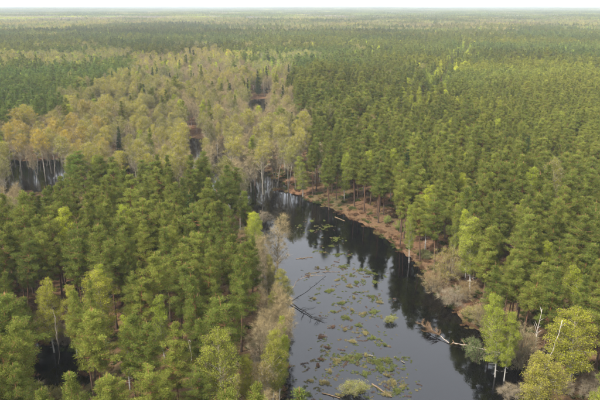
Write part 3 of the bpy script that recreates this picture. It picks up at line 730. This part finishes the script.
put_bush(15, 398, 2.6, 5.5, (.2, .15, .09), 'brown twiggy bush below the broad overhanging pine', 'bare_bush')
put_bush(52, 398, 2.0, 3.5, (.22, .2, .05), 'olive bush on the near rim of the black pool')
put_bush(66, 345, 4.0, 4.5, (.2, .16, .1), 'tangle of grey branches at the back of the black pool', 'bare_bush')
put_bush(398, 232, 2.6, 2.6, (.22, .28, .04), 'lone fresh green bush on the reddish bank slope')
put_bush(386, 226, 2.2, 2.2, (.2, .26, .04), 'smaller green bush beside the lone green bank bush')
put_bush(426, 262, 2.2, 3.5, (.13, .15, .04), 'low dark green bush at the bend of the right bank')
put_bush(474, 321, 2.4, 4.5, (.22, .2, .06), 'low olive bush at the right water edge behind the fallen birch')
put_bush(488, 333, 2.8, 4, (.2, .17, .06), 'brown-green bush at the right shore by the lime birches')
put_bush(455, 305, 3.2, 5.5, (.2, .15, .08), 'brown twiggy bush hanging over the right water edge', 'bare_bush')
put_bush(265, 222, 2.6, 4, (.2, .17, .09), 'grey twiggy bush on the left shore by the river head', 'bare_bush')
put_bush(283, 219, 1.3, 2.4, (.12, .15, .04), 'dark green bush low in the water at the river head')
put_bush(262, 262, 3.0, 4, (.24, .2, .07), 'brownish bush on the left shore under the pale birches', 'bare_bush')
put_bush(272, 386, 3.0, 4, (.25, .21, .06), 'brown leafy bush at the near left water edge')
put_bush(205, 398, 2.4, 4, (.2, .14, .09), 'reddish-brown bush at the lower photo edge of the left shore', 'bare_bush')
put_bush(240, 398, 2.6, 4, (.24, .22, .05), 'olive bush at the foot of the white broken snag')

def put_sallow(u, v, h, w, tint, label, kind='sallow_tree'):
    x, y = ground(u, v, h); i = int(u + v)
    return make_tree(kind, float(x), float(y), h / 8, w / 8.2, u % 6.28, tint, i, label, 'willow', 'sallows along the right shore', z=max(float(terrain_z(x, y)), -.3) - .1)
put_sallow(452, 250, 8, 8.6, (.27, .24, .045), 'wide olive sallow hanging over the right water edge')
put_sallow(436, 270, 5, 6, (.23, .17, .07), 'brown budding sallow below the wide olive one')
put_sallow(468, 284, 4.5, 5, (.26, .18, .06), 'reddish-brown twiggy sallow beside the wide olive one', 'bare_sallow')
put_sallow(526, 326, 8, 7.5, (.26, .23, .12), 'grey leafless willow between the lime and yellow birches', 'bare_sallow')
put_sallow(486, 300, 6, 6, (.24, .2, .06), 'brown twiggy sallow behind the tall lime birch', 'bare_sallow')
put_sallow(560, 366, 5, 6, (.26, .22, .06), 'olive-brown sallow between the two yellow corner birches')
def tussock_mesh(seed, n_spots, spread, h):
    rg = np.random.default_rng(seed); g = Geo()
    a = rg.uniform(0, 6.28, n_spots); r = np.abs(rg.normal(0, .55, n_spots)) * spread; sk = rg.uniform(-.5, .5)
    for k in range(n_spots):
        m = 60; c = np.array([cos(a[k]) * r[k] * 1.7, sin(a[k]) * r[k] * .8 + sk * cos(a[k]) * r[k], 0.]); s = rg.uniform(.5, 1.2)
        base = c + np.hstack([rg.normal(0, .13 * s, (m, 2)), np.zeros((m, 1)) - .03])
        d = np.hstack([rg.normal(0, .55, (m, 2)), np.abs(rg.normal(.8, .3, (m, 1)))])
        g.blades(base, d, h * s * rg.uniform(.5, 1.2, m), .05, rg, 0, np.clip(rg.uniform(.2, .8) + rg.normal(0, .2, m), 0, 1))
    return g.mesh('sedge_blades', [LEAF])
PEAT_MAT = mat_bark('wet_peat', [(0, (.06, .05, .03)), (1, (.08, .065, .035))], 1)
def peat_mesh(seed, spread):
    rg = np.random.default_rng(seed); n = 14; a = np.arange(n) * 2 * pi / n
    r = spread * (.8 + .35 * rg.uniform(size=n)); V = [[cos(t) * q * 1.25, sin(t) * q, -.03] for t, q in zip(a, r)] + [[cos(t) * q * .8, sin(t) * q * .65, .05 + .05 * rg.uniform()] for t, q in zip(a, r)] + [[0, 0, .11]]
    F = [];
    for k in range(n):
        k2 = (k + 1) % n; F += [(k, k2, n + k2), (k, n + k2, n + k), (n + k, n + k2, 2 * n)]
    g = Geo(); g.add(V, F, 0); return g.mesh('peat_mound', [PEAT_MAT])
TUS = [(tussock_mesh(70 + k, [5, 9, 16, 28][k % 4], [.35, .6, .95, 1.35][k % 4], .42), [.35, .6, .95, 1.35][k % 4]) for k in range(8)]
PEAT = [peat_mesh(90 + k, TUS[k][1] * .3) for k in range(8)]
GREEN, STRAW, RED = (.16, .18, .05), (.27, .23, .10), (.19, .12, .08)
SPOTS = [(329, 291, 2, GREEN), (314, 299, 0, STRAW), (340, 303, 1, GREEN), (334, 312, 1, GREEN), (346, 318, 2, GREEN), (354, 298, 1, STRAW), (372, 297, 2, GREEN), (379, 302, 1, STRAW),
         (357, 282, 1, GREEN), (365, 313, 1, STRAW), (374, 312, 2, GREEN), (373, 338, 2, GREEN), (366, 333, 1, STRAW), (352, 341, 1, STRAW), (358, 325, 1, GREEN), (320, 337, 1, RED), (328, 348, 1, RED),
         (338, 361, 2, STRAW), (346, 359, 2, GREEN), (356, 357, 3, GREEN), (366, 356, 1, STRAW), (376, 362, 2, GREEN), (386, 361, 3, GREEN), (381, 369, 2, GREEN), (366, 373, 1, GREEN),
         (325, 383, 2, STRAW), (307, 394, 1, GREEN), (393, 383, 2, STRAW), (398, 391, 2, GREEN), (385, 394, 1, STRAW), (340, 396, 1, STRAW), (322, 360, 1, RED), (318, 366, 1, RED),
         (312, 221, 1, GREEN), (326, 227, 2, GREEN), (312, 231, 1, GREEN), (336, 239, 2, GREEN), (338, 255, 2, GREEN), (343, 267, 2, GREEN), (351, 275, 1, GREEN), (361, 270, 2, GREEN), (370, 273, 2, GREEN),
         (322, 252, 1, GREEN), (331, 246, 1, GREEN), (300, 226, 1, GREEN), (375, 282, 1, GREEN), (349, 286, 1, STRAW), (338, 280, 1, STRAW), (318, 268, 1, STRAW), (404, 386, 1, STRAW), (362, 389, 2, GREEN), (330, 372, 1, STRAW),
         (345, 330, 0, STRAW), (385, 345, 0, GREEN), (392, 370, 1, GREEN), (308, 276, 1, RED), (333, 327, 0, RED), (311, 381, 0, STRAW), (352, 310, 0, STRAW), (388, 376, 1, STRAW)]
SPOTS.sort(key=lambda s: (round(s[1] / 9), s[0]))
row, last, c = 0, None, 0
for u, v, sz, t in SPOTS:
    b = round(v / 9)
    if b != last: row += 1; c = 0; last = b
    c += 1
    x, y = (float(q) for q in ground(u, v, 0)); i = int(u * 3 + v)
    me_t = TUS[(i % 2) * 4 + sz]
    e = bpy.data.objects.new('sedge_tussock', None); COL.objects.link(e); e.location = (x, y, 0); e.rotation_euler = (0, 0, u % 3 - 1.5); e.scale = (1.05,) * 3
    f = bpy.data.objects.new('foliage', me_t[0]); p = bpy.data.objects.new('peat_mound', PEAT[(i % 2) * 4 + sz])
    for o in (f, p): COL.objects.link(o); o.parent = e
    f['tint'] = [q * (0.85 + .3 * ((i * 37) % 10) / 10) for q in t]
    tag(e, f"{['tiny', 'small', 'wide', 'largest wide'][sz]} {'green' if t is GREEN else 'straw-coloured' if t is STRAW else 'reddish'} sedge tussock, {ordinal(c)} from the west in the {ordinal(row)} water row from far", 'tussock', 'sedge tussocks in the water')

def limb_tree(name, base, tip, r0, r1, sag, bark, label, cat, twigs=0, twig_len=1.4, twig_side=1.0, group=None, seed=1, leaves=None, n_br=10, lift=.3):
    """a fallen or dead stem: tapered bent trunk with side branches and twigs"""
    rg = np.random.default_rng(seed); b, t = np.array(base, float), np.array(tip, float); L = np.linalg.norm(t - b)
    q = np.linspace(0, 1, 12)[:, None]; path = (t - b) * q + np.array(sag) * np.sin(q * pi)
    path += rg.normal(0, L * .006, path.shape) * (q > 0)
    g, br = Geo(), Geo()
    g.tube(path, np.interp(q[:, 0], [0, 1], [r0, r1]), 8, 0)
    ax = (t - b) / L; side = np.cross(ax, [0, 0, 1.]); side /= np.linalg.norm(side) + 1e-6
    for k in range(n_br):
        s = rg.uniform(.25, .98); p0 = np.array([np.interp(s, q[:, 0], path[:, j]) for j in range(3)])
        d = ax * rg.uniform(.3, .9) + side * rg.choice([-1, 1]) * rg.uniform(.4, 1) * twig_side + np.array([0, 0, lift * rg.uniform(0, 1.6)]); d /= np.linalg.norm(d)
        l = twig_len * rg.uniform(.5, 1.3) * (1.25 - s * .6); p1 = p0 + d * l
        br.tube([p0, (p0 + p1) / 2 + [0, 0, .06 * l], p1], [r1 * .9 + .012, r1 * .6 + .008, .008], 4, 0)
        if twigs:
            m = twigs; w = rg.uniform(.2, 1, m)[:, None]; bs = p0 + d * l * w
            dd = d + rg.normal(0, .6, (m, 3)); dd[:, 2] = np.abs(dd[:, 2]) * (1 if lift > 0 else .3)
            br.blades(bs, dd, l * rg.uniform(.25, .6, m), .028, rg, 0)
    e = bpy.data.objects.new(name, None); COL.objects.link(e); e.location = b
    o = bpy.data.objects.new('trunk', g.mesh('trunk', [bark], True)); COL.objects.link(o); o.parent = e
    if n_br:
        o = bpy.data.objects.new('crown' if twigs else 'branch', br.mesh('branches', [BROWN_TWIG if twigs and bark is not WET_WOOD else bark])); COL.objects.link(o); o.parent = e
        if twigs or n_br > 1: o['kind'] = 'stuff'
    tag(e, label, cat, group); return e
def gw(u, v, z=0.): a, b = ground(u, v, z); return (float(a), float(b), z)
FALLEN_BARK = mat_bark('fallen_birch_bark', [(0, (.36, .31, .26)), (1, (.30, .24, .19))], 3)
BROWN_TWIG = mat_bark('dry_brown_twig', [(0, (.19, .125, .075)), (1, (.2, .14, .09))], 3)
limb_tree('fallen_tree', gw(516, 357, .35), gw(452, 343, .18), .13, .08, (0, 0, .12), FALLEN_BARK, 'pale fallen birch trunk lying in dark water off the right shore', 'fallen tree', 20, 1.6, 1, seed=3, n_br=14)
limb_tree('fallen_tree', gw(449, 343, .12), gw(421, 324, .45), .085, .03, (0, 0, .25), FALLEN_BARK, 'broken-off birch top with brown twigs, tip of the fallen trunk', 'fallen tree', 60, 1.7, .9, seed=4, n_br=26, lift=.3)
limb_tree('fallen_tree', gw(286, 300, .3), gw(326, 276, .03), .10, .035, (-1.2, .5, 1.9), FALLEN_BARK, 'pale birch arching from the left shore down into the water', 'fallen tree', 6, 1.2, 1, seed=5, n_br=6)
limb_tree('fallen_tree', gw(289, 302, .25), gw(322, 322, .03), .12, .03, (0, -.35, .1), WET_WOOD, 'black branchy dead tree lying in the open water', 'fallen tree', 16, 1.7, 1, seed=6, n_br=16, lift=.2)
limb_tree('floating_log', gw(372, 384, .05), gw(392, 397, .08), .14, .09, (0, 0, .02), BROWN_WOOD, 'thick brown floating log by the large water bush', 'log', 0, .8, 1, seed=7, n_br=3)
limb_tree('floating_log', gw(322, 393, .05), gw(340, 398, .05), .10, .06, (0, 0, .02), BROWN_WOOD, 'brown floating log cut by the lower photo edge', 'log', 0, .6, 1, seed=8, n_br=2)
limb_tree('floating_log', gw(367, 355, .06), gw(373, 356, .08), .09, .08, (0, 0, 0), GREY_WOOD, 'short pale straw-coloured log among the sedge tussocks', 'log', 0, .4, 1, seed=9, n_br=2)
limb_tree('floating_log', gw(401, 361, .05), gw(405, 363, .12), .07, .05, (0, 0, 0), GREY_WOOD, 'small pinkish-white wood piece alone on open water', 'log', 0, .3, 1, seed=10, n_br=2)
limb_tree('floating_log', gw(335, 217, .08), gw(345, 221, .08), .15, .10, (0, 0, 0), BROWN_WOOD, 'brown log floating against the right bank', 'log', 0, .6, 1, seed=11, n_br=2)
limb_tree('floating_log', gw(296, 259, .03), gw(312, 257, .05), .10, .05, (0, 0, 0), BROWN_WOOD, 'brown drift log at the middle of the open water', 'log', 8, .9, 1, seed=12, n_br=8, lift=.05)
limb_tree('floating_log', gw(305, 274, .03), gw(340, 272, .04), .07, .03, (0, .5, 0), BROWN_WOOD, 'long thin brown drift log beside the arching birch tip', 'log', 8, .8, 1, seed=13, n_br=10, lift=.05)
def snag(u, v, h, top, seed, label, r=.11, n_br=5, tw=1.6, bark=None):
    x, y = ground(u, v, h); z0 = float(terrain_z(x, y)); b = (float(x) - top[0], float(y) - top[1], z0 - .1)
    limb_tree('dead_snag', b, (float(x), float(y), h), r, .035, (.15, 0, 0), bark or DEAD_WOOD, label, 'dead tree', 0, tw, 1, 'dead white stems', seed, n_br=n_br, lift=.5)
snag(562, 320, 13.5, (2.4, .5), 21, 'forked white dead stem leaning above the yellow birch', .10, 4)
snag(541, 309, 11, (.5, .2), 22, 'branchy white dead stem behind the grey leafless willow', .09, 9)
snag(248, 373, 7.5, (.6, .1), 23, 'white broken snag on the near left shore', .11, 3)
snag(190, 340, 10, (.2, .1), 24, 'pale dead stem among pines behind the airy green birch', .08, 5)
snag(55, 316, 9, (.4, .3), 25, 'grey dead tree reaching over the black pool', .06, 16, 2.2, GREY_WOOD)
snag(320, 142, 15, (.1, .1), 26, 'pale bare stem at the edge of the right wood', .08, 6)
snag(230, 205, 14, (.1, .1), 27, 'bare pale stem between the pines at the channel', .09, 6)
snag(100, 178, 9, (.2, .1), 28, 'pinkish dead bush-like stem before the flooded wood', .08, 12)

# undergrowth on the banks and the forest floor: dry grass and low shrubs
und = [tussock_mesh(110 + k, 12, 1.0, .55) for k in range(3)]
x, y = hexgrid(-90, 110, 55, 235, 1.5, .48); m = wedge(x, y, 8); x, y = x[m], y[m]
z = terrain_z(x, y); dd = sdist(x, y, RIVER)
m = (z > -.3) & (dd > -1.2) & (rng.uniform(0, 1, len(x)) < np.where(dd < 1.2, .9, np.where((dd < 9) & (x > 0), .3, .5))); x, y, z = x[m], y[m], z[m]; nn = len(x)
f = rng.uniform(0, 1, (nn, 1)); ut = np.where(rng.uniform(0, 1, (nn, 1)) < .5, np.array([.16, .095, .052]) * (.7 + .6 * f), np.where(f < .7, np.array([[.075, .095, .025]]), np.array([[.22, .17, .07]])))
s = rng.uniform(.6, 1.3, nn)
z = np.maximum(z, -.02)
scatter('undergrowth', 'dry brown grass and low green growth on the banks', np.stack([x, y, z], -1), np.stack([0 * x, 0 * x, rng.uniform(0, 6.28, nn)], -1), np.stack([s, s, s], -1), rng.integers(0, 3, nn), ut, und)

# thin emergent growth and drifting scraps between the tussocks
bed = [tussock_mesh(130 + k, 4, .5, .26) for k in range(3)]
bx, by = [], []
for u, v, sz, t in SPOTS:
    x0, y0 = ground(u, v); q = [4, 8, 16, 26][sz]
    bx.append(x0 + rng.normal(0, .9 + .35 * sz, q) * 1.5); by.append(y0 + rng.normal(0, .8 + .3 * sz, q))
bx, by = np.concatenate(bx), np.concatenate(by); m = sdist(bx, by, RIVER) < -.5; bx, by = bx[m], by[m]; nn = len(bx)
f = rng.uniform(0, 1, (nn, 1)); bt = np.where(f < .5, [[.15, .17, .05]], np.where(f < .8, [[.25, .21, .10]], [[.17, .11, .075]]))
s = rng.uniform(.4, 1.1, nn)
scatter('floating_weeds', 'thin green and straw weeds drifting between the tussocks', np.stack([bx, by, 0 * bx], -1), np.stack([0 * bx, 0 * bx, rng.uniform(0, 6.28, nn)], -1), np.stack([s, s, s * .7], -1), rng.integers(0, 3, nn), bt, bed)

# ------------------------------------------------------------------ haze: pale air round camera and forest
HZ = 31000.
me = bpy.data.meshes.new('haze')
V = [(a, b, c) for a in (-HZ, HZ) for b in (-HZ, HZ) for c in (-14, 66)]
me.from_pydata(V, [], [(0, 1, 3, 2), (4, 6, 7, 5), (0, 4, 5, 1), (2, 3, 7, 6), (0, 2, 6, 4), (1, 5, 7, 3)])
m, nt, out = new_mat('pale_haze')
pv = N(nt, 'ShaderNodeVolumePrincipled'); pv.inputs['Color'].default_value = (.84, .92, 1, 1); pv.inputs['Density'].default_value = .00013
pv.inputs['Density Attribute'].default_value = ''; pv.inputs['Anisotropy'].default_value = 0.0
nt.links.new(pv.outputs[0], out.inputs['Volume'])
me.materials.append(m)
hz = bpy.data.objects.new('haze', me); COL.objects.link(hz); hz['kind'] = 'stuff'; hz['label'] = 'pale haze lying over the distant forest'
